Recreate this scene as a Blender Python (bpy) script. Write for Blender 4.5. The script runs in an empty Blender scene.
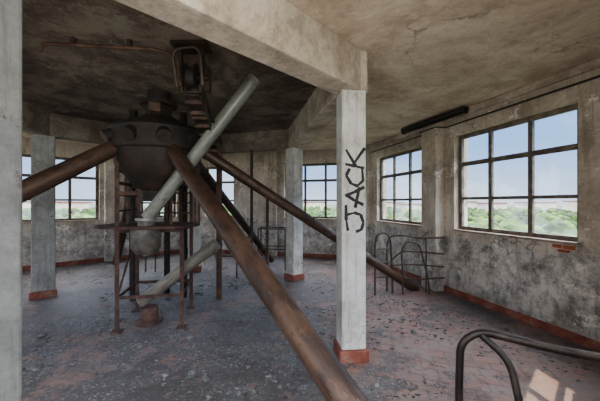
import bpy, bmesh, math, random
from mathutils import Vector, Matrix, noise
random.seed(7)
C = bpy.context.scene.collection
V = Vector

# ---------------------------------------------------------------- helpers
def link(o): C.objects.link(o); return o
def mesh_obj(name, verts, faces, mat=None, smooth=False, parent=None):
    me = bpy.data.meshes.new(name); me.from_pydata([tuple(v) for v in verts], [], faces); me.update()
    if mat: me.materials.append(mat)
    if smooth:
        for p in me.polygons: p.use_smooth = True
    o = link(bpy.data.objects.new(name, me))
    if parent: o.parent = parent
    return o
def empty(name, loc, label, cat, group=None):
    o = link(bpy.data.objects.new(name, None)); o.location = loc; o.empty_display_size = .1
    tag(o, label, cat, group); return o
def tag(o, label, cat, group=None):
    o["label"] = label; o["category"] = cat
    if group: o["group"] = group
def struct(o): o["kind"] = "structure"; return o
def adopt(p, *kids):
    bpy.context.view_layer.update()
    for k in kids:
        k.parent = p; k.matrix_parent_inverse = p.matrix_world.inverted()
class G:
    def __init__(s): s.v = []; s.f = []; s.marks = []
    def mark(s): s.marks.append((len(s.v), len(s.f)))
    def box(s, c, size, rot=0.0, M=None):
        s.mark()
        R = Matrix.Rotation(rot, 3, 'Z') if M is None else M
        b = len(s.v)
        for z in (-1, 1):
            for x, y in ((-1, -1), (1, -1), (1, 1), (-1, 1)):
                s.v.append(V(c) + R @ V((x*size[0]/2, y*size[1]/2, z*size[2]/2)))
        for f in ((0,3,2,1),(4,5,6,7),(0,1,5,4),(1,2,6,5),(2,3,7,6),(3,0,4,7)): s.f.append(tuple(b+i for i in f))
        return s
    def bar(s, p, q, w, h):
        p, q = V(p), V(q); d = q-p; L = d.length; z = d.normalized()
        up = V((0,0,1)) if abs(z.z) < .95 else V((0,1,0))
        x = up.cross(z).normalized(); y = z.cross(x)
        M = Matrix((x, y, z)).transposed()
        return s.box((p+q)/2, (w, h, L), M=M)
    def tube(s, pts, r, n=14, cap=True):
        s.mark()
        pts = [V(p) for p in pts]
        rs = r if isinstance(r, (list, tuple)) else [r]*len(pts)
        t0 = (pts[1]-pts[0]).normalized()
        ref = V((0,0,1)) if abs(t0.z) < .9 else V((1,0,0))
        u = t0.cross(ref).normalized(); b = len(s.v)
        for i, p in enumerate(pts):
            if i == 0: t = t0
            elif i == len(pts)-1: t = (pts[i]-pts[i-1]).normalized()
            else:
                t = ((pts[i]-pts[i-1]).normalized()+(pts[i+1]-pts[i]).normalized())
                t = t.normalized() if t.length > 1e-6 else t0
            u = (u - t*u.dot(t)).normalized(); w = t.cross(u)
            for k in range(n):
                a = 2*math.pi*k/n; s.v.append(p + (u*math.cos(a)+w*math.sin(a))*rs[i])
        for i in range(len(pts)-1):
            for k in range(n):
                k2 = (k+1) % n
                s.f.append((b+i*n+k, b+i*n+k2, b+(i+1)*n+k2, b+(i+1)*n+k))
        if cap:
            s.f.append(tuple(b+k for k in reversed(range(n))))
            s.f.append(tuple(b+(len(pts)-1)*n+k for k in range(n)))
        return s
    def lathe(s, cx, cy, prof, n=28):
        s.mark()
        b = len(s.v)
        for r, z in prof:
            for k in range(n):
                a = 2*math.pi*k/n; s.v.append(V((cx+r*math.cos(a), cy+r*math.sin(a), z)))
        for i in range(len(prof)-1):
            for k in range(n):
                k2 = (k+1) % n; s.f.append((b+i*n+k, b+i*n+k2, b+(i+1)*n+k2, b+(i+1)*n+k))
        return s
    def obj(s, name, mat, smooth=False, bevel=0, parent=None):
        o = mesh_obj(name, s.v, s.f, mat)
        bm = bmesh.new(); bm.from_mesh(o.data); bmesh.ops.recalc_face_normals(bm, faces=bm.faces); bm.to_mesh(o.data); bm.free()
        if smooth:
            for p in o.data.polygons: p.use_smooth = len(p.vertices) == 4
            o.data.set_sharp_from_angle(angle=math.radians(40))
        if bevel:
            m = o.modifiers.new("bevel", 'BEVEL'); m.width = bevel; m.segments = 2; m.limit_method = 'ANGLE'
        if parent: adopt(parent, o)
        return o
    def parts(s, name, mat, smooth=False, parent=None):
        ms = s.marks + [(len(s.v), len(s.f))]
        for (a, fa), (b, fb) in zip(ms, ms[1:]):
            g = G(); g.v = s.v[a:b]; g.f = [tuple(i-a for i in f) for f in s.f[fa:fb]]
            g.obj(name, mat, smooth, parent=parent)
def fillet(pts, rad, n=6):
    pts = [V(p) for p in pts]; out = [pts[0]]
    for i in range(1, len(pts)-1):
        a, b, c = pts[i-1], pts[i], pts[i+1]
        r = min(rad, (a-b).length*.48, (c-b).length*.48)
        p, q = b+(a-b).normalized()*r, b+(c-b).normalized()*r
        for k in range(n+1):
            t = k/n; out.append(p*(1-t)**2 + b*2*t*(1-t) + q*t*t)
    out.append(pts[-1]); return out

# ---------------------------------------------------------------- materials
def srgb(c): return tuple(((x/255)/12.92 if x/255 <= .04045 else ((x/255+.055)/1.055)**2.4) for x in c) + (1,)
class NT:
    def __init__(s, name):
        s.m = bpy.data.materials.new(name); s.m.use_nodes = True
        s.t = s.m.node_tree; s.b = s.t.nodes["Principled BSDF"]; s.L = s.t.links.new
    def n(s, ty, **k):
        x = s.t.nodes.new(ty)
        for a, b in k.items(): setattr(x, a, b)
        return x
    def pos(s): return s.n('ShaderNodeNewGeometry').outputs['Position']
    def map(s, vec, scale=(1,1,1), rot=(0,0,0)):
        mp = s.n('ShaderNodeMapping'); mp.inputs['Scale'].default_value = scale; mp.inputs['Rotation'].default_value = rot
        s.L(vec, mp.inputs[0]); return mp.outputs[0]
    def noise(s, scale, detail=8, rough=.6, vec=None, dist=0):
        x = s.n('ShaderNodeTexNoise'); x.inputs['Scale'].default_value = scale; x.inputs['Detail'].default_value = detail
        x.inputs['Roughness'].default_value = rough; x.inputs['Distortion'].default_value = dist
        s.L(vec if vec is not None else s.pos(), x.inputs['Vector']); return x.outputs['Fac']
    def ramp(s, fac, stops):
        x = s.n('ShaderNodeValToRGB'); e = x.color_ramp.elements
        e[0].position = stops[0][0]; e[0].color = srgb(stops[0][1]) ; e[1].position = stops[-1][0]; e[1].color = srgb(stops[-1][1])
        for p, c in stops[1:-1]:
            q = e.new(p); q.color = srgb(c)
        s.L(fac, x.inputs['Fac']); return x.outputs['Color']
    def mask(s, fac, a, b):
        x = s.n('ShaderNodeMapRange'); x.inputs['From Min'].default_value = a; x.inputs['From Max'].default_value = b
        s.L(fac, x.inputs['Value']); return x.outputs[0]
    def mix(s, f, a, b, mode='MIX'):
        x = s.n('ShaderNodeMix', data_type='RGBA', blend_type=mode)
        if isinstance(f, (int, float)): x.inputs[0].default_value = f
        else: s.L(f, x.inputs[0])
        for v, i in ((a, 6), (b, 7)):
            if isinstance(v, tuple): x.inputs[i].default_value = srgb(v)
            else: s.L(v, x.inputs[i])
        return x.outputs[2]
    def math(s, op, a, b=0):
        x = s.n('ShaderNodeMath', operation=op)
        for v, i in ((a, 0), (b, 1)):
            if isinstance(v, (int, float)): x.inputs[i].default_value = v
            else: s.L(v, x.inputs[i])
        return x.outputs[0]
    def cracks(s, scale, width, vec):
        d = s.n('ShaderNodeTexNoise'); d.inputs['Scale'].default_value = 2.5; d.inputs['Detail'].default_value = 6; s.L(vec, d.inputs['Vector'])
        ad = s.n('ShaderNodeVectorMath', operation='ADD'); s.L(vec, ad.inputs[0])
        sc = s.n('ShaderNodeVectorMath', operation='SCALE'); s.L(d.outputs['Color'], sc.inputs[0]); sc.inputs['Scale'].default_value = .5; s.L(sc.outputs[0], ad.inputs[1])
        v = s.n('ShaderNodeTexVoronoi', feature='DISTANCE_TO_EDGE'); v.inputs['Scale'].default_value = scale; s.L(ad.outputs[0], v.inputs['Vector'])
        m = s.mask(v.outputs['Distance'], width, 0)
        return s.math('MULTIPLY', m, s.mask(s.noise(.8, 4, .5, vec), .5, .6))
    def bump(s, h, strength=.3, dist=.02):
        x = s.n('ShaderNodeBump'); x.inputs['Strength'].default_value = strength; x.inputs['Distance'].default_value = dist
        s.L(h, x.inputs['Height']); s.L(x.outputs[0], s.b.inputs['Normal'])
    def end(s, col, rough=.9, metal=0):
        if isinstance(col, tuple): s.b.inputs['Base Color'].default_value = srgb(col)
        else: s.L(col, s.b.inputs['Base Color'])
        if isinstance(rough, (int, float)): s.b.inputs['Roughness'].default_value = rough
        else: s.L(rough, s.b.inputs['Roughness'])
        s.b.inputs['Metallic'].default_value = metal
        return s.m
def simple(name, cols, scale, rough=.85, bump=.2, metal=0, lo=.35, hi=.65):
    t = NT(name); vec = t.pos()
    f = t.noise(scale, 10, .65, vec); f2 = t.noise(scale*5, 6, .6, vec)
    st = [(lo+(hi-lo)*i/(len(cols)-1), c) for i, c in enumerate(cols)]
    c = t.ramp(f, st); c = t.mix(.4, c, t.ramp(f2, [(.3, (130,130,130)), (.7, (255,255,255))]), 'MULTIPLY')
    t.bump(f2, bump, .01); return t.end(c, rough, metal)
def pipe_mat(name, cols, streak, rough=.5, metal=.3, flake=None):
    t = NT(name); ob = t.n('ShaderNodeTexCoord').outputs['Object']
    a = t.noise(3, 10, .65, t.map(ob, (1.6,1.6,.5)), .2); b = t.noise(26, 6, .7, ob); f1 = t.noise(7, 12, .75, t.map(ob, (1.3,1.3,.45))); f2 = t.noise(5, 12, .78, t.map(ob, (1.8,1.8,.5)))
    st = [(.36+.28*i/(len(cols)-1), c) for i, c in enumerate(cols)]
    c = t.ramp(a, st)
    c = t.mix(t.math('MULTIPLY', t.mask(f1, .55, .58), .8), c, cols[0])
    c = t.mix(t.math('MULTIPLY', t.mask(f2, .59, .62), .6), c, streak)
    if flake: c = t.mix(t.math('MULTIPLY', t.mask(t.noise(6, 12, .75, t.map(ob, (1,1,.6), (2,0,1))), .58, .63), .5), c, flake)
    c = t.mix(t.math('MULTIPLY', t.mask(b, .5, .7), .4), c, cols[0])
    t.bump(t.math('ADD', t.math('MULTIPLY', b, .3), t.math('ADD', t.mask(f1, .58, .56), t.mask(f2, .57, .59))), .25, .004); return t.end(c, rough, metal)
def wall_mat():
    t = NT("old_plaster"); p = t.pos()
    sep = t.n('ShaderNodeSeparateXYZ'); t.L(p, sep.inputs[0]); z = sep.outputs['Z']
    big = t.noise(.9, 12, .72, p); med = t.noise(3.4, 15, .85, p, .2); fine = t.noise(20, 8, .8, p)
    upper = t.ramp(big, [(.36, (150,137,119)), (.48, (196,184,165)), (.6, (224,214,198))])
    lower = t.ramp(med, [(.40, (112,110,106)), (.46, (158,155,149)), (.51, (194,191,184)), (.58, (226,222,214))])
    zz = t.math('ADD', z, t.math('MULTIPLY', t.math('SUBTRACT', med, .5), 1.5))
    c = t.mix(t.mask(zz, 1.0, 1.05), lower, upper)
    st = t.mask(t.noise(1.3, 12, .8, t.map(p, (6,6,.45))), .52, .62)
    c = t.mix(t.math('MULTIPLY', st, .45), c, (100,92,82))
    c = t.mix(t.math('MULTIPLY', t.mask(fine, .54, .64), .4), c, (100,92,83))
    pn = t.noise(1.5, 15, .85, p, .2)
    c = t.mix(t.mask(pn, .56, .567), c, (164,154,140))
    c = t.mix(t.mask(t.noise(2.6, 15, .86, t.map(p, (1,1,1), (.5,0,1))), .565, .572), c, (240,237,230))
    c = t.mix(t.mask(t.noise(3.8, 15, .86, t.map(p, (1,1,1), (1.5,0,1))), .60, .606), c, (104,100,94))
    c = t.mix(t.math('MULTIPLY', t.cracks(1.3, .012, p), .8), c, (54,48,42))
    c = t.mix(t.math('MULTIPLY', t.mask(t.math('ADD', z, t.math('MULTIPLY', t.math('SUBTRACT', big, .5), 2.4)), .5, .1), .4), c, (84,82,78))
    c = t.mix(t.math('MULTIPLY', t.mask(t.math('ADD', z, t.math('MULTIPLY', t.math('SUBTRACT', big, .5), 1.2)), 2.75, 3.2), .5), c, (120,102,86))
    t.bump(t.math('ADD', t.math('ADD', med, t.mask(pn, .575, .565)), t.math('MULTIPLY', fine, .5)), .5, .02)
    return t.end(c, .93)
def ceil_mat(name, cols, stain, amt, peel=None, rust=(128,84,60), rf=.4):
    t = NT(name); p = t.pos()
    a = t.noise(.8, 14, .78, p, .4); b = t.noise(2.2, 15, .85, p, .2); c0 = t.noise(24, 6, .8, p)
    c = t.ramp(a, [(.40, cols[0]), (.5, cols[1]), (.58, cols[2])])
    c = t.mix(t.math('MULTIPLY', t.mask(b, .49, .57), amt), c, stain)
    c = t.mix(t.math('MULTIPLY', t.mask(c0, .55, .66), .4), c, stain)
    c = t.mix(t.math('MULTIPLY', t.mask(t.noise(1.1, 14, .8, t.map(p, (1,1,1), (0,0,2))), .56, .64), rf), c, rust)
    if peel: c = t.mix(t.mask(t.noise(1.5, 15, .85, t.map(p, (1,1,1), (0,0,1))), .57, .577), c, peel)
    c = t.mix(t.math('MULTIPLY', t.cracks(.9, .01, p), .6), c, (62,52,44))
    t.bump(t.math('ADD', b, t.math('MULTIPLY', c0, .4)), .4, .025)
    return t.end(c, .93)
def floor_mat():
    t = NT("debris_tile_floor"); p = t.pos()
    mp = t.map(p, (1,1,1), (0,0,math.radians(15)))
    br = t.n('ShaderNodeTexBrick'); br.inputs['Scale'].default_value = 1; br.inputs['Brick Width'].default_value = .26
    br.inputs['Row Height'].default_value = .13; br.inputs['Mortar Size'].default_value = .007
    br.inputs['Color1'].default_value = srgb((130,94,83)); br.inputs['Color2'].default_value = srgb((110,82,75)); br.inputs['Mortar'].default_value = srgb((74,65,61))
    t.L(mp, br.inputs[0])
    tile = t.mix(t.math('MULTIPLY', t.mask(t.noise(2.2, 15, .85, p), .44, .56), .7), br.outputs['Color'], (116,109,108))
    dirt = t.noise(.5, 6, .6, p, .6)
    chips = t.n('ShaderNodeTexVoronoi'); chips.inputs['Scale'].default_value = 65; t.L(p, chips.inputs['Vector'])
    sp = t.n('ShaderNodeSeparateColor'); t.L(chips.outputs['Color'], sp.inputs[0])
    deb = t.ramp(sp.outputs[0], [(.0, (48,49,52)), (.5, (72,74,78)), (.92, (90,93,97)), (1, (150,151,152))])
    fine = t.noise(30, 10, .85, p); mott = t.noise(1.4, 15, .85, p)
    deb = t.mix(t.math('MULTIPLY', t.mask(mott, .47, .53), .7), deb, (52,51,52))
    deb = t.mix(t.math('MULTIPLY', t.math('MULTIPLY', t.mask(fine, .54, .6), t.mask(mott, .53, .45)), .55), deb, (132,133,135))
    deb = t.mix(t.math('MULTIPLY', t.mask(t.noise(.9, 15, .85, t.map(p, (1,1,1), (0,0,2))), .52, .58), .6), deb, (100,95,92))
    sx = t.n('ShaderNodeSeparateXYZ'); t.L(p, sx.inputs[0])
    bias = t.math('MULTIPLY', t.mask(sx.outputs['X'], -1.6, 1.4), -.13)
    m = t.mask(t.math('ADD', t.math('ADD', dirt, bias), t.math('MULTIPLY', t.math('SUBTRACT', t.noise(3.5, 15, .88, p), .5), 1.4)), .36, .42)
    c = t.mix(t.math('MULTIPLY', m, .92), tile, deb)
    t.bump(t.math('ADD', t.math('MULTIPLY', m, t.math('ADD', fine, sp.outputs[0])), t.math('MULTIPLY', br.outputs['Fac'], -.2)), .5, .015)
    return t.end(c, .66)

M_wall = wall_mat(); M_floor = floor_mat()
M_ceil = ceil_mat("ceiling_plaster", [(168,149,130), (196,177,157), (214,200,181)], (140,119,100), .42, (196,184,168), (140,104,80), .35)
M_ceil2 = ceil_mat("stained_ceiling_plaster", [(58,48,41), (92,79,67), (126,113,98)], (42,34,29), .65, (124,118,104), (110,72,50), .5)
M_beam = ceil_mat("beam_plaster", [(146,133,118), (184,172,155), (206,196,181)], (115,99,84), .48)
M_beamd = ceil_mat("beam_plaster_grimy", [(88,79,69), (116,106,94), (142,132,119)], (70,60,52), .6)  # same plaster recipe in darker tones, for the rear ring beams
def col_mat(name, base, chip, dark):
    t = NT(name); p = t.pos()
    a = t.noise(2.2, 14, .8, p); c = t.ramp(a, [(.40, dark), (.5, base), (.6, tuple(min(255, x+16) for x in base))])
    c = t.mix(t.mask(t.noise(5, 15, .86, p), .585, .592), c, chip)
    c = t.mix(t.math('MULTIPLY', t.mask(t.noise(2.5, 10, .75, t.map(p, (8,8,.5))), .52, .62), .5), c, chip)
    t.bump(t.noise(14, 8, .7, p), .25, .01); return t.end(c, .85)
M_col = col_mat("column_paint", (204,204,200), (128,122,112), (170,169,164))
M_cold = col_mat("column_paint_dull", (88,90,89), (58,56,53), (73,75,74))  # darker copy of the column paint, offsetting strong lamp light by colour
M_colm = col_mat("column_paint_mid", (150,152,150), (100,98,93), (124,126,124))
M_red = simple("red_tile", [(90,50,40), (128,66,52), (144,88,72), (134,122,110)], 5, .8, .2, 0, .35, .7)
M_brick = simple("exposed_brick", [(140,62,40), (178,88,58), (196,116,84)], 14, .85, .3)
M_steel = simple("window_steel", [(78,70,63), (108,97,87), (136,123,109)], 9, .7, .2)
M_rust = pipe_mat("rusty_pipe", [(44,33,28), (70,52,42), (84,64,52), (100,79,65)], (134,114,97), .5, .3, (104,68,47))
M_rustr = simple("rusty_steel", [(52,38,30), (84,58,44), (112,81,60)], 6, .65, .3, .2)
M_rustd = simple("dark_rust", [(21,17,15), (35,28,24), (64,46,36)], 3, .7, .3, .15)
M_rustp = pipe_mat("dark_rusty_pipe", [(34,27,23), (54,41,33), (72,55,45)], (96,78,63), .55, .3, (84,56,40))
M_frame = simple("rusty_frame", [(42,31,27), (72,50,42), (100,70,57)], 8, .75, .3, .15)
M_grey = pipe_mat("grey_pipe_paint", [(90,93,88), (118,122,116), (133,136,129), (148,150,142)], (106,96,82), .45, .15, (116,105,89))
M_tan = pipe_mat("grey_tan_pipe_paint", [(88,84,76), (116,111,101), (138,132,120)], (100,84,67), .5, .1, (106,82,61))
M_funnel = simple("funnel_metal", [(66,62,58), (96,91,85), (120,115,108)], 8, .5, .2, .3)
M_rail = simple("rail_steel", [(52,38,32), (82,61,50), (108,84,70)], 12, .6, .2, .2)
M_raild = simple("blackened_rail_steel", [(22,18,17), (38,31,28), (72,58,49)], 12, .5, .2, .3)
M_black = simple("black_spray", [(10,10,11), (17,17,19)], 10, .6, 0)
M_lamp = simple("lamp_metal", [(28,25,23), (48,43,38)], 10, .6, .1, .2)
M_chip = simple("plaster_chips", [(52,54,56), (88,90,92), (146,146,144)], 7, .9, .2)
M_sill = simple("sill_concrete", [(138,84,66), (158,144,126), (182,173,158)], 3.5, .9, .3)
t = NT("dirty_glass"); tr = t.n('ShaderNodeBsdfTransparent'); di = t.n('ShaderNodeBsdfTranslucent'); di.inputs[0].default_value = (.8,.85,.9,1)
mx = t.n('ShaderNodeMixShader'); k = t.mask(t.noise(.9, 6, .6), .5, .58)
t.L(t.math('ADD', t.math('MULTIPLY', k, .06), .001), mx.inputs[0]); t.L(tr.outputs[0], mx.inputs[1]); t.L(di.outputs[0], mx.inputs[2])
t.L(mx.outputs[0], t.t.nodes["Material Output"].inputs[0]); M_glass = t.m
M_tree = simple("foliage", [(6,20,3), (22,50,9), (42,74,15), (84,110,36)], .16, .95, .5, 0, .36, .64)
M_ground = simple("fields", [(14,32,8), (28,50,14), (60,72,36)], .02, .95, 0)
M_bld = simple("render_wall", [(150,142,132), (186,180,170)], .05, .9, 0)
M_roof = simple("roof_tile", [(110,58,42), (134,80,60)], .2, .9, 0)

# ---------------------------------------------------------------- room shell
H = 3.15; S = 5.7
def dr(a): return V((math.cos(math.radians(a)), math.sin(math.radians(a))))
A = V((1.83,8.43))
D = A - dr(104.9)*S
B = A + dr(164.9)*S; Cc = B + dr(224.9)*S; E = Cc + dr(284.9)*S; F = E + dr(344.9)*S
corners = [D, A, B, Cc, E, F]
def inset(k):
    ctr = sum(corners, V((0,0)))/6
    return [ctr + (c-ctr)*k for c in corners]
HF = [(0,5,4,3,2,1), (6,7,8,9,10,11)] + [(i,(i+1)%6,6+(i+1)%6,6+i) for i in range(6)]
struct(mesh_obj("floor", [(c.x, c.y, z) for z in (-.25, 0) for c in inset(1.07)], HF, M_floor))
struct(mesh_obj("ceiling", [(c.x, c.y, z) for z in (H, H+.25) for c in inset(1.07)], HF, M_ceil))

ZS, ZT = 1.13, 2.77
def wall(name, P, ang, ops, T=.28, ov=.16):
    d = dr(ang); n = dr(ang-90)
    ts = sorted({-ov, S+ov} | {o[0] for o in ops} | {o[1] for o in ops})
    g = G(); R = math.radians(ang)
    for a, b in zip(ts, ts[1:]):
        mid = (a+b)/2; op = [o for o in ops if o[0] < mid < o[1]]
        spans = [(0, H)] if not op else [(0, op[0][2]), (op[0][3], H)]
        for z0, z1 in spans:
            c = P + d*mid + n*(T/2)
            g.box((c.x, c.y, (z0+z1)/2), (b-a, T, z1-z0), R)
    o = g.obj(name, M_wall); bm = bmesh.new(); bm.from_mesh(o.data)
    bmesh.ops.remove_doubles(bm, verts=bm.verts, dist=1e-4); bm.to_mesh(o.data); bm.free()
    return struct(o)
wins = {
 "wall_east": (D, 104.9, [(.51,2.38,ZS,ZT), (3.17,5.04,ZS,ZT)]),
 "wall_north": (A, 164.9, [(.52,2.38,ZS,ZT), (4.05,5.1,ZS,ZT)]),
 "wall_northwest": (B, 224.9, [(.4,1.9,ZS,ZT), (2.5,4.4,ZS,ZT)]),
 "wall_southwest": (Cc, 284.9, [(.6,2.4,ZS,ZT), (3.2,5.0,ZS,ZT)]),
 "wall_south": (E, 344.9, [(.6,2.4,ZS,ZT), (3.2,5.0,ZS,ZT)]),
 "wall_southeast": (F, 44.9, [(.6,2.3,ZS,ZT), (3.3,4.4,.9,2.35)]),
}
wn = 0
for nm, (P, ang, ops) in wins.items():
    wall(nm, P, ang, ops)
    d = dr(ang); n = dr(ang-90); R = math.radians(ang)
    c = P + d*(S/2) - n*.01
    struct(G().box((c.x, c.y, .055), (S-.02, .02, .11), R).obj(nm.replace("wall", "baseboard"), M_red, bevel=.004))
    if nm == "wall_south": continue
    for (t0, t1, z0, z1) in ops:
        wn += 1
        g = G(); w = t1-t0; h = z1-z0; off = .12
        def b(tc, zc, sw, sz, dep=.045):
            c = P + d*tc + n*off; g.box((c.x, c.y, zc), (sw, dep, sz), R)
        b((t0+t1)/2, z0+.035, w, .07); b((t0+t1)/2, z1-.035, w, .07)
        b(t0+.035, (z0+z1)/2, .07, h-.13, .05); b(t1-.035, (z0+z1)/2, .07, h-.13, .05)
        nc = 3 if w > 1.2 else 2
        for i in range(1, nc): b(t0+w*i/nc, (z0+z1)/2, .062, h-.1, .042)
        for i in (1, 2): b((t0+t1)/2, z0+h*i/3+(.04 if i == 2 else 0), w-.1, .045 if i == 1 else .07, .036)
        wo = struct(g.obj("window_%d" % wn, M_steel))
        if nm != "wall_southeast":
            gg = G(); c = P + d*((t0+t1)/2) + n*(off+.005); gg.box((c.x, c.y, (z0+z1)/2), (w-.1, .004, h-.1), R)
            gg.obj("glass", M_glass, parent=wo)
        c = P + d*((t0+t1)/2) + n*.03
        G().box((c.x, c.y, z0-.0), (w-.02, .1, .03), R).obj("sill", M_sill, parent=wo, bevel=.006)
tn = 0
def on_wall(P, ang, tt, inn): return P + dr(ang)*tt - dr(ang-90)*inn
for (P, ang, t0, t1, dep) in ((D,104.9,2.6,3.0,.2), (A,164.9,2.6,3.0,.14), (B,224.9,2.05,2.4,.14), (D,104.9,-.1,.2,.12), (D,104.9,5.35,5.8,.1)):
    tn += 1; c = on_wall(P, ang, (t0+t1)/2, dep/2)
    struct(G().box((c.x, c.y, H/2), (t1-t0, dep, H), math.radians(ang)).obj("trim_%d" % tn, M_wall, bevel=.01))
tn += 1; c = on_wall(D, 104.9, S/2, .02)
struct(G().box((c.x, c.y, 3.1), (S-.05, .04, .1), math.radians(104.9)).obj("trim_%d" % tn, M_beam, bevel=.01))
tn += 1; g = G()
for tt, zz, ww, hh in ((.60,1.078,.13,.045), (.73,1.08,.1,.04), (.66,1.03,.12,.035)):
    c = on_wall(D, 104.9, tt, .002); g.box((c.x, c.y, zz), (ww, .02, hh), math.radians(104.9))
struct(g.obj("trim_%d" % tn, M_brick, bevel=.006))

# ---------------------------------------------------------------- columns and ring beams
cols = dict(c1=((.53,3.14), .25, 6, "pale square concrete column with black spray-painted writing"),
            c2=((-.12,6.3), .26, 40, "pale square concrete column on a red tile plinth"),
            c3=((-4.4,5.15), .31, 38, "pale square concrete column beside the far windows"),
            c4=((-1.32,1.22), .26, 48, "dull grey concrete column rising close by the doorway"),
            c5=((-2.5,7.1), .26, 15, "grey concrete column standing behind the grain machinery"),
            c6=((-3.8,1.97), .26, 15, "grey concrete column under the ring beam corner"))
ZB = 2.74; col_emp = {}
for k, ((x, y), w, rot, lab) in cols.items():
    r = math.radians(rot)
    e = empty("concrete_column", (x, y, 0), lab, "column", "columns of the ring beam")
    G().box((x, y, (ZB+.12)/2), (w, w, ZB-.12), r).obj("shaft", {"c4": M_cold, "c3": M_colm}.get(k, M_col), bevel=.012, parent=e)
    G().box((x, y, .06), (w+.05, w+.05, .12), r).obj("plinth", M_red, bevel=.008, parent=e)
    col_emp[k] = e
order = ["c1", "c2", "c5", "c3", "c6", "c4"]
for i in range(6):
    p = V(cols[order[i]][0]); q = V(cols[order[(i+1) % 6]][0]); d = (q-p).normalized()
    a = V((p.x, p.y, (ZB+H)/2)) - V((d.x, d.y, 0))*.12; b = V((q.x, q.y, (ZB+H)/2)) + V((d.x, d.y, 0))*.12
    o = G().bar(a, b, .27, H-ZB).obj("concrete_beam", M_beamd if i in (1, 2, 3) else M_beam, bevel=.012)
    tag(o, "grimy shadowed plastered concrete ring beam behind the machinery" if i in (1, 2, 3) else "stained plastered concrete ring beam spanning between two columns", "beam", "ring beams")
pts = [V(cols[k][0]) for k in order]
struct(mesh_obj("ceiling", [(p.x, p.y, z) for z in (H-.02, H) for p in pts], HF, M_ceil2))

# graffiti: reads upward on c1
letters = {
 'J': [[(-.06,.215),(.05,.24),(.2,.245)], [(.1,.24),(.12,.12),(.1,.03),(.02,-.01),(-.05,.02),(-.07,.1)]],
 'A': [[(.0,-.01),(.045,.12),(.1,.24)], [(.09,.255),(.13,.12),(.18,-.025)], [(-.03,.11),(.18,.05)]],
 'C': [[(.17,.19),(.1,.24),(.02,.17),(-.005,.08),(.05,-.005),(.17,.01)]],
 'K': [[(.035,.255),(.015,.12),(-.005,-.02)], [(.18,.245),(.015,.1)], [(.04,.13),(.2,-.03)]]}
x, y = cols['c1'][0]; w = cols['c1'][1]; r = math.radians(cols['c1'][2])
fx = V((math.cos(r), math.sin(r), 0)); fn = V((math.sin(r), -math.cos(r), 0))
g = G(); s0 = 1.38
for ch, adv in zip("JACK", (.2, .195, .18, .195)):
    for st in letters[ch]:
        pp = fillet([fx*(.09-.71*v) + V((0,0,s0+u)) for u, v in st], .008, 2)
        L = len(pp); g.tube(pp, [.0168*(.58+.55*abs(math.sin(i*.9+s0*13))) for i in range(L)], 10)
    s0 += adv
for i, v in enumerate(g.v):
    dd = v.dot(fn); g.v[i] = v - fn*dd + fn*(dd*.05 + w/2 + .001) + V((x, y, 0))
g.obj("graffiti", M_black, parent=col_emp['c1'])["label"] = "black spray-painted word JACK reading upward"

# ---------------------------------------------------------------- central distributor
cx, cy = -1.95, 4.15
e = empty("grain_distributor", (cx, cy, 1.4), "bulky dark rusty distributor drum with pipe sockets under the ceiling", "grain distributor")
G().lathe(cx, cy, [(0.001,2.76),(.24,2.76),(.28,2.72),(.56,2.6),(.6,2.56),(.6,2.3),(.58,2.28),(.0,2.28)], 40).obj("drum", M_rustd, True, parent=e)
G().lathe(cx, cy, [(.56,2.29),(.54,2.12),(.3,1.8),(.22,1.76),(.22,1.62),(.18,1.62),(.18,1.76),(.28,1.82),(.51,2.12),(.54,2.28)], 40).obj("cone", M_rustd, True, parent=e)
G().lathe(cx, cy, [(.0,2.75),(.17,2.75),(.17,2.92),(.24,2.93),(.24,2.97),(.15,2.98),(.15,3.12),(.0,3.12)], 24).obj("neck", M_rustd, True, parent=e)
g = G().box((cx+.08, cy-.3, 2.82), (.14, .16, .12), .5); g.obj("gear_box", M_rustr, bevel=.01, parent=e)
for k in range(10):
    a = math.radians(36*k+12); u = V((math.cos(a), math.sin(a), 0))
    p = V((cx,cy,2.56)) + u*.4; q = V((cx,cy,2.4)) + u*.66
    G().tube([p, q], .082, 20).obj("socket", M_rustp if k % 3 else M_rustd, True, parent=e)

def pipe(label, p, q, r, mat, collars=(.04,.5), group=None, n=36, cm=None):
    p, q = V(p), V(q); e = empty("grain_pipe", tuple(q), label, "pipe", group)
    d = (q-p); L = d.length; rotq = d.to_track_quat('Z', 'Y'); d = d/L
    def loc(g, nm, m):
        o = g.obj(nm, m, True); o.rotation_euler = rotq.to_euler(); o.location = p; adopt(e, o)
    loc(G().tube([(0,0,0), (0,0,L)], r, n), "tube", mat)
    for c in collars:
        s = c*L
        loc(G().tube([(0,0,s-.022), (0,0,s-.02), (0,0,s+.02), (0,0,s+.022)], [r*1.0, r*1.07, r*1.07, r*1.0], n), "collar", cm or mat)
    return e
pipe("thick rusty brown grain pipe sloping steeply down to the floor", (-1.74,3.93,2.4), (.83,.9,.02), .09, M_rust, (.015,))
pipe("thick rusty grain pipe descending past the distributor to the far floor", (-2.1,4.05,2.54), (-4.2,1.25,.2), .1, M_rust, (.04,))
pipe("rusty grain pipe running down toward the hooped railing", (-1.42,4.2,2.36), (2.14,5.54,.0), .078, M_rust, (.03,.45))
pipe("short rusty brown grain pipe dropping toward the far wall", (-1.62,4.75,2.2), (-.75,7.9,.1), .075, M_rustp, (.05,))
pipe("dark rusty grain pipe dropping toward the far windows", (-2.4,4.5,2.3), (-4.6,7.5,.1), .08, M_rustp, (.05,.5))
pipe("grey painted pipe slanting down from the ceiling", (-.54,3.6,3.1), (-1.9,3.74,1.42), .078, M_grey, (.012,.97))
pipe("grey-tan painted pipe leaning low across the steel stand", (-1.12,4.05,1.05), (-2.12,4.0,.28), .08, M_tan, (.05,.93))
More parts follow.
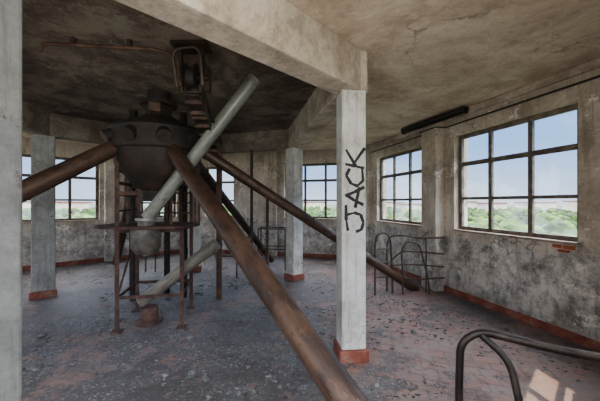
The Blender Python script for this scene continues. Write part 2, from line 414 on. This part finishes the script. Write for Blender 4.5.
fx0, fy0 = -1.93, 3.76
e = empty("feed_funnel", (fx0, fy0, 1.0), "short grey metal feed bucket under the grey pipe", "funnel")
G().lathe(fx0, fy0, [(.1,1.4),(.1,1.3),(.17,1.29),(.175,1.24),(.17,1.04),(.12,.97),(.05,.96),(.05,.94),(.0,.94),(.0,.97),(.1,.98)], 24).obj("bowl", M_funnel, True, parent=e)
G().lathe(fx0, fy0, [(.09,1.38),(.125,1.38),(.125,1.41),(.09,1.41)], 20).obj("flange", M_grey, True, parent=e)
e = empty("floor_boot", (-2.02, 4.02, 0), "rusty steel inlet boot on the floor under the stand", "pipe inlet")
G().lathe(-2.02, 4.02, [(.0,.22),(.1,.22),(.11,.19),(.11,.05),(.17,.04),(.17,.0)], 20).obj("body", M_frame, True, parent=e)

# ---------------------------------------------------------------- steel stand
e = empty("steel_stand", (-1.95,4.1,0), "rusty angle-iron stand with a thin rounded table top", "steel frame")
P4 = [V((-2.27,3.72,0)), V((-1.52,3.86,0)), V((-1.66,4.58,0)), V((-2.42,4.46,0))]
for i, q in enumerate(P4):
    g = G(); top = 1.27 if i == 1 else 2.3
    g.box((q.x, q.y, top/2), (.05, .012, top), .18); g.box((q.x-.02, q.y+.022, top/2), (.012, .05, top), .18)
    g.box((q.x, q.y, .008), (.12, .12, .016), .18)
    g.obj("post", M_frame, parent=e)
g = G()
for i in range(4):
    p, q = P4[i], P4[(i+1) % 4]
    for z in (.42, 1.25, 1.85):
        if i == 0 and z == 1.85: continue
        g.bar(p+V((0,0,z)), q+V((0,0,z)), .012, .04)
g.bar(P4[0]+V((0,0,.42)), P4[3]+V((0,0,1.2)), .01, .04)
g.bar(P4[3]+V((0,0,1.3)), P4[2]+V((0,0,2.2)), .01, .04)
for (a, b) in (((-1.72,4.0),2.3), ((-2.0,4.5),2.28), ((-2.12,3.95),2.3), ((-1.45,4.3),2.3), ((-2.36,4.1),2.3), ((-1.82,4.55),2.3), ((-1.4,4.0),2.36)): g.box((a[0], a[1], (b+1.3)/2), (.04,.014,b-1.3), .2)
g.bar((-2.27,3.72,1.72), (-2.05,3.78,1.72), .012, .05)
g.parts("brace", M_frame, parent=e)
g = G(); n = 40
cc = sum(P4, V())/4 + V((-.04,-.1,0))
g.mark()
r0, r1, z0, z1 = .3, .62, 1.285, 1.315
for (rr, z) in ((r0,z0), (r1,z0), (r1,z1), (r0,z1)):
    for k in range(n):
        a = 2*math.pi*k/n; ex = 1/max(abs(math.cos(a)), abs(math.sin(a)))**.35
        g.v.append(cc + V((rr*ex*math.cos(a), rr*.85*ex*math.sin(a), z)))
for j in range(4):
    for k in range(n):
        k2 = (k+1) % n; j2 = (j+1) % 4
        g.f.append((j*n+k, j*n+k2, j2*n+k2, j2*n+k))
g.obj("platform", M_frame, parent=e)
g = G()
for z in (1.45, 1.6, 1.75, 1.92, 2.07, 2.2): g.tube([P4[3]+V((.03,0,z)), P4[2]+V((0,0,z))], .012, 8)
for z in (1.5, 1.7, 2.0): g.tube([P4[0]+V((.0,.03,z)), P4[3]+V((0,0,z))], .012, 8)
g.parts("rung", M_frame, parent=e)

def riser(x, y, r, m, lab, z1=3.12, fl=()):
    e = empty("riser_pipe", (x, y, 0), lab, "pipe")
    G().tube([(x,y,0), (x,y,z1)], r, 18).obj("tube", m, True, parent=e)
    g = G()
    for z in fl: g.tube([(x,y,z-.015), (x,y,z+.015)], r*1.35, 18)
    if fl: g.parts("flange", M_frame, True, parent=e)
riser(-2.75, 4.95, .06, M_rustd, "slim dark rusty riser pipe behind the steel stand")
riser(-1.35, 5.0, .045, M_rustr, "slim rusty riser pipe with flanges behind the distributor", 3.12, (1.6,.9))
riser(-1.98, 5.1, .06, M_rustd, "dark brown steel riser pipe standing behind the distributor")
riser(-2.35, 5.3, .05, M_rustd, "dark rusty riser pipe behind the steel stand rungs")
riser(-1.55, 5.8, .04, M_rustr, "thin brown riser pipe near the far wall", 3.12, (1.3,))
riser(-.75, 6.9, .035, M_rustr, "thin rusty post by the far guard rail", 1.9, (.9,))
riser(-1.0, 6.2, .03, M_rustp, "thin dark post behind the sloping grain pipe", 2.7)

# ---------------------------------------------------------------- ceiling pulley and trough
e = empty("ceiling_pulley", (-1.05,2.95,H), "heavy rusty pulley assembly hanging from the ceiling", "pulley")
g = G()
for dx in (-.11, .11):
    g.bar((-1.05+dx,2.92,3.13), (-1.05+dx*.8,2.92,2.66), .018, .06)
g.box((-1.05,2.92,3.115), (.34,.22,.035)); g.bar((-1.14,2.92,2.67), (-.96,2.92,2.67), .05, .018)
g.box((-1.05,3.02,2.98), (.16,.14,.16)); g.box((-.93,3.02,2.84), (.05,.1,.24))
g.tube(fillet([(-1.17,2.86,2.7), (-1.19,2.78,3.02), (-.93,2.78,3.06), (-.93,2.86,2.72)], .09), .017, 8)
g.obj("bracket", M_rustp, parent=e)
g = G(); g.tube([(-1.1,2.93,2.82), (-1.09,2.93,2.82), (-1.01,2.93,2.82), (-1.0,2.93,2.82)], [.13,.09,.09,.13], 24); g.tube([(-1.2,2.93,2.82), (-.9,2.93,2.82)], .022, 10)
g.obj("wheel", M_rustd, True, parent=e)
e = empty("conveyor_trough", (-1.2,4.2,2.3), "dark rusty ribbed conveyor trough running from the pulley to the distributor", "conveyor")
g = G(); p, q = V((-1.04,2.88,2.68)), V((-1.22,4.2,2.38)); s = V((.065,0,0))
g.bar(p-V((0,0,.04)), q-V((0,0,.04)), .13, .015); g.bar(p-s, q-s, .015, .12); g.bar(p+s, q+s, .015, .12)
g.tube([p+V((.1,0,.03)), q+V((.12,0,.05))], .014, 8); g.tube([p+V((-.1,0,.05)), q+V((-.1,0,.02))], .012, 8)
g.obj("channel", M_rustd, parent=e)
g = G()
for i in range(8):
    c = p.lerp(q, (i+.5+.25*math.sin(i*2))/8); g.box(c-V((0,0,.02)), (.16,.018,.13), .1*math.sin(i))
g.parts("rib", M_frame, parent=e)
e = empty("ceiling_pipe", (-2.3,2.9,H), "long thin rusty pipe fixed along the stained ceiling", "pipe")
G().tube(fillet([(-2.38,2.74,2.98), (-2.36,2.75,3.06), (-1.36,2.83,3.05), (-1.22,2.86,3.01), (-1.15,2.88,2.72)], .12), .016, 12).obj("tube", M_rustr, True, parent=e)
g = G()
for xx in (-2.1, -1.6): g.box((xx, 2.765+(xx+2.33)*.075, 3.1), (.03,.05,.06))
g.parts("clip", M_frame, parent=e)

# ---------------------------------------------------------------- railings
e = empty("hooped_railing", (1.4,5.3,0), "rusty tubular hatch railing with curved hoops beside the pilaster", "railing")
g = G(); r = .018; up = V((0,0,1))
a1 = V((1.3,5.2,0)); a2 = V((1.58,5.45,0)); b2 = V((2.55,5.3,0))
g.tube(fillet([a1, a1+up*.86, a1+V((.04,.02,1.06)), a1+V((.22,.08,1.08)), a1+V((.3,.1,.94)), a1+V((.34,.12,.2)), a1+V((.34,.12,0))], .13, 8), r, 10)
g.tube(fillet([a2, a2+up*.84, a2+V((.05,0,1.0)), a2+V((.3,-.03,1.02)), a2+V((.55,-.06,.97)), b2+up*.99], .14, 8), r, 10)
g.tube(fillet([a2+V((.02,-.0,.5)), a2+V((.25,-.05,.74)), a2+V((.6,-.08,.72)), b2+up*.7], .12, 8), .015, 8)
g.tube(fillet([a2+V((.22,-.2,0)), a2+V((.2,-.2,.8)), a2+V((.3,-.2,.93)), a2+V((.5,-.2,.9)), a2+V((.66,-.2,.3)), a2+V((.68,-.2,0))], .14, 8), .015, 8)
g.parts("rail", M_rail, True, parent=e)
g = G()
g.tube(fillet([a2+up*.26, a2+V((.5,-.06,.22)), b2+up*.28], .2, 6), .014, 8); g.tube(fillet([a2+up*.46, a2+V((.4,-.05,.5)), b2+up*.47], .2, 6), .014, 8)
for z in (.3, .55, .8): g.tube([a1+up*z, a1+V((.335,.12,z))], .012, 8)
g.tube([b2+V((-.3,.05,0)), b2+V((-.3,.05,.98))], .013, 8)
g.parts("crossbar", M_rail, True, parent=e)

e = empty("stair_railing", (1.0,1.7,0), "bent blackened steel tube railing at the stair opening", "railing")
g = G()
g.tube(fillet([(.915,1.72,0), (.91,1.72,.5), (.92,1.72,.8), (1.02,1.7,.875), (1.15,1.62,.865), (1.35,1.5,.85), (1.64,1.33,.865)], .16, 8), .021, 14)
g.tube(fillet([(1.02,1.685,.855), (1.12,1.6,.76), (1.13,1.48,.4), (1.13,1.46,0)], .14, 8), .019, 14)
g.parts("rail", M_raild, True, parent=e)

def guard(loc, lab, pts, closed, h, zs):
    e = empty("guard_rail", loc, lab, "railing")
    g = G()
    for xx, yy in pts: g.tube([(xx,yy,0), (xx,yy,h)], .018, 8)
    g.parts("post", M_rail, True, parent=e)
    g = G(); n = len(pts)
    for z in zs:
        for i in range(n if closed else n-1): g.tube([(*pts[i],z), (*pts[(i+1) % n],z)], .015, 8)
    g.parts("rail", M_rail, True, parent=e)
guard((-.8,7.3,0), "small rusty guard rail around a far floor inlet", ((-1.0,7.2),(-.35,7.1),(-.35,7.6),(-1.0,7.7)), True, 1.0, (.5,.98))
guard((-3.6,7.0,0), "rusty guard rail standing near the far windows", ((-3.6,7.0),(-3.35,6.95),(-3.1,6.9)), False, 1.0, (.45,.98))
guard((-1.3,6.5,0), "low rusty guard rail behind the riser pipes", ((-1.75,6.5),(-1.35,6.4),(-1.1,6.35)), False, .9, (.45,.88))

# ---------------------------------------------------------------- lamp and cable
q1 = V((2.13,6.2,3.09)); q2 = V((2.62,4.72,3.09))
e = empty("fluorescent_lamp", tuple((q1+q2)/2), "dark burnt-out fluorescent lamp fitting fixed under the ceiling", "lamp")
G().bar(q1, q2, .11, .07).obj("housing", M_lamp, bevel=.01, parent=e)
G().tube([q1+V((0,0,-.055)), q2+V((0,0,-.055))], .018, 12).obj("lamp_tube", M_lamp, True, parent=e)
g = G(); dd = (q2-q1).normalized()
g.bar(q1-V((0,0,.04)), q1+dd*.05-V((0,0,.04)), .07, .07); g.bar(q2-dd*.05-V((0,0,.04)), q2-V((0,0,.04)), .07, .07)
g.parts("end_cap", M_lamp, parent=e)
cp = [on_wall(D, 104.9, a, b) for a, b in ((.22,.02), (2.55,.02), (2.58,.22), (3.02,.22), (3.06,.02), (5.3,.02))]
o = G().tube([(c.x, c.y, 2.955) for c in cp], .013, 8).obj("wall_cable", M_lamp, True)
tag(o, "dark electric cable running along the wall above the windows", "cable")

# ---------------------------------------------------------------- rubble
def inside(x, y, m=.93):
    hx = inset(m)
    for i in range(6):
        a, b = hx[i], hx[(i+1) % 6]
        if (b.x-a.x)*(y-a.y)-(b.y-a.y)*(x-a.x) < 0: return False
    return True
g = G(); n = 0
while n < 8500:
    x = random.uniform(-7, 3.2); y = random.uniform(.6, 9.5)
    if not inside(x, y): continue
    dn = noise.noise(V((x*.6, y*.6, 0))) + .6*noise.noise(V((x*1.8, y*1.8, 3)))
    if dn + random.uniform(-.2,.2) < 0.02: continue
    s = random.choice((.006,.008,.01,.012,.015,.022)) * random.uniform(.7,1.3)
    if math.hypot(x+1.9, y-3.8) < 2.4 and random.random() < .18: s *= 1.8
    rx = Matrix.Rotation(random.uniform(-.3,.3), 3, 'X') @ Matrix.Rotation(random.uniform(0,6.3), 3, 'Z')
    g.box((x, y, s*.2), (s*random.uniform(1,2.4), s*random.uniform(.6,1.4), s*.28), M=rx); n += 1
o = g.obj("rubble", M_chip); o["kind"] = "stuff"; tag(o, "scattered grey plaster chips and rubble on the tiled floor", "rubble")
for i, (x, y, s, rz) in enumerate(((.1,4.6,.03,.4), (-.6,5.2,.04,1.2), (.9,4.4,.03,2), (-3.1,3.6,.04,.2), (1.4,3.7,.03,.9))):
    bm = bmesh.new(); bmesh.ops.create_icosphere(bm, subdivisions=2, radius=s)
    for v in bm.verts:
        v.co *= 1+.5*noise.noise(v.co*18+V((i,0,0))); v.co.z *= .6
    me = bpy.data.meshes.new("concrete_chunk"); bm.to_mesh(me); bm.free(); me.materials.append(M_chip)
    o = link(bpy.data.objects.new("concrete_chunk", me)); o.location = (x, y, s*.45); o.rotation_euler[2] = rz
    tag(o, "broken lump of grey plaster lying on the floor", "rubble", "plaster lumps on the floor")

# ---------------------------------------------------------------- outside
GZ = -12
struct(mesh_obj("ground", [(-1500,-300,GZ), (1500,-300,GZ), (1500,2200,GZ), (-1500,2200,GZ)], [(0,1,2,3)], M_ground))
bm = bmesh.new(); bmesh.ops.create_icosphere(bm, subdivisions=2, radius=1)
bv = [v.co.copy() for v in bm.verts]; bf = [tuple(v.index for v in f.verts) for f in bm.faces]; bm.free()
vs, fs = [], []
BL = ((330,420,60,14), (300,300,26,13), (420,360,40,13), (250,470,50,15), (150,520,60,14), (120,330,22,12), (20,560,50,15), (-330,430,50,14), (-420,500,60,15), (470,500,70,16), (370,300,30,13), (230,360,24,13), (400,250,26,13))
for i in range(950):
    dist = 60 + 460*random.random()**1.1; a = math.radians(random.uniform(25, 140))
    x, y = dist*math.cos(a), dist*math.sin(a); s = random.uniform(2.6, 6)
    if any(abs(x-b[0]) < b[2]*.5+9 and abs(y-b[1]) < 24 for b in BL): continue
    k = random.uniform(0, 99)
    for j in range(3):
        ox, oy = random.uniform(-s,s)*.7, random.uniform(-s,s)*.7; b0 = len(vs); sc = s*random.uniform(.5,.95)
        for c in bv:
            q = c*sc*(1+.6*noise.noise(c*2.6+V((k+j,0,0)))); vs.append((x+ox+q.x, y+oy+q.y, GZ+s*.75+q.z*.9))
        fs += [tuple(b0+t for t in f) for f in bf]
o = mesh_obj("tree_belt", vs, fs, M_tree, True); o["kind"] = "stuff"; tag(o, "dense belt of green trees below the tower", "trees")
for (x, y, w, h) in BL:
    e = empty("building", (x, y, GZ), "pale low building among the distant trees", "building", "distant buildings")
    G().box((x, y, GZ+h/2), (w, 20, h), .4).obj("walls", M_bld, parent=e)
    G().box((x, y, GZ+h+.6), (w+2, 22, 1.2), .4).obj("roof", M_roof, parent=e)

# ---------------------------------------------------------------- world and lights
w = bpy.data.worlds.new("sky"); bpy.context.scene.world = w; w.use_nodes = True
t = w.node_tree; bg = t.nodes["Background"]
tc = t.nodes.new('ShaderNodeTexCoord'); sp = t.nodes.new('ShaderNodeSeparateXYZ'); t.links.new(tc.outputs['Generated'], sp.inputs[0])
rp = t.nodes.new('ShaderNodeValToRGB'); e = rp.color_ramp.elements
e[0].position = 0; e[0].color = (.58,.75,.95,1); e[1].position = .5; e[1].color = (.72,.74,.80,1); q = e.new(.16); q.color = (.26,.49,.92,1); q = e.new(.28); q.color = (.24,.47,.92,1)
t.links.new(sp.outputs['Z'], rp.inputs[0])
mp = t.nodes.new('ShaderNodeMapping'); mp.inputs['Scale'].default_value = (1,1,3.5); t.links.new(tc.outputs['Generated'], mp.inputs[0])
nz = t.nodes.new('ShaderNodeTexNoise'); nz.inputs['Scale'].default_value = 2.6; nz.inputs['Detail'].default_value = 8; t.links.new(mp.outputs[0], nz.inputs['Vector'])
r2 = t.nodes.new('ShaderNodeValToRGB'); r2.color_ramp.elements[0].position = .48; r2.color_ramp.elements[1].position = .75; t.links.new(nz.outputs['Fac'], r2.inputs[0])
mx = t.nodes.new('ShaderNodeMix'); mx.data_type = 'RGBA'; t.links.new(r2.outputs[0], mx.inputs[0]); t.links.new(rp.outputs[0], mx.inputs[6]); mx.inputs[7].default_value = (.78,.86,.97,1)
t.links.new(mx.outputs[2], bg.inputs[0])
mr = t.nodes.new('ShaderNodeMapRange'); mr.inputs['From Min'].default_value = .27; mr.inputs['From Max'].default_value = .45  # sky strength raised above the visible band to add light indoors
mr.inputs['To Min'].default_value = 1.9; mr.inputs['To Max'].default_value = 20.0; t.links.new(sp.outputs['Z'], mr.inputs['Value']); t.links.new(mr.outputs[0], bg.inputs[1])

def lamp(name, ty, loc, dirv, energy, **k):
    l = bpy.data.lights.new(name, ty); l.energy = energy
    for a, b in k.items(): setattr(l, a, b)
    o = link(bpy.data.objects.new(name, l)); o.location = loc; o.rotation_euler = V(dirv).to_track_quat('-Z', 'Y').to_euler(); return o
ce = math.cos(math.radians(60))
lamp("sun_light", 'SUN', (0,0,20), (-.1*ce, .99*ce, -math.sin(math.radians(60))), 12.0, angle=.01, color=(1,.78,.52))
def fill_lamp(P, ang, tt, sx, sy, en):  # unseen area lamps added along the off-frame walls to brighten the room
    q = P + dr(ang)*tt - dr(ang-90)*.05; n = -dr(ang-90)
    lamp("window_light", 'AREA', (q.x, q.y, 1.95), (n.x, n.y, 0), en, shape='RECTANGLE', size=sx, size_y=sy, color=(1,.95,.89))
fill_lamp(F, 44.9, 1.45, 1.7, 1.6, 80); fill_lamp(E, 344.9, 4.1, 1.8, 1.6, 48); fill_lamp(Cc, 284.9, 1.5, 1.8, 1.6, 28); fill_lamp(Cc, 284.9, 4.1, 1.8, 1.6, 18)

cam = bpy.data.cameras.new("camera"); cam.lens = 18; cam.sensor_width = 36; cam.clip_start = .03; cam.clip_end = 4000; cam.shift_y = .004
co = link(bpy.data.objects.new("camera", cam)); co.location = (0,0,1.6); co.rotation_euler = (math.pi/2,0,0)
bpy.context.scene.camera = co
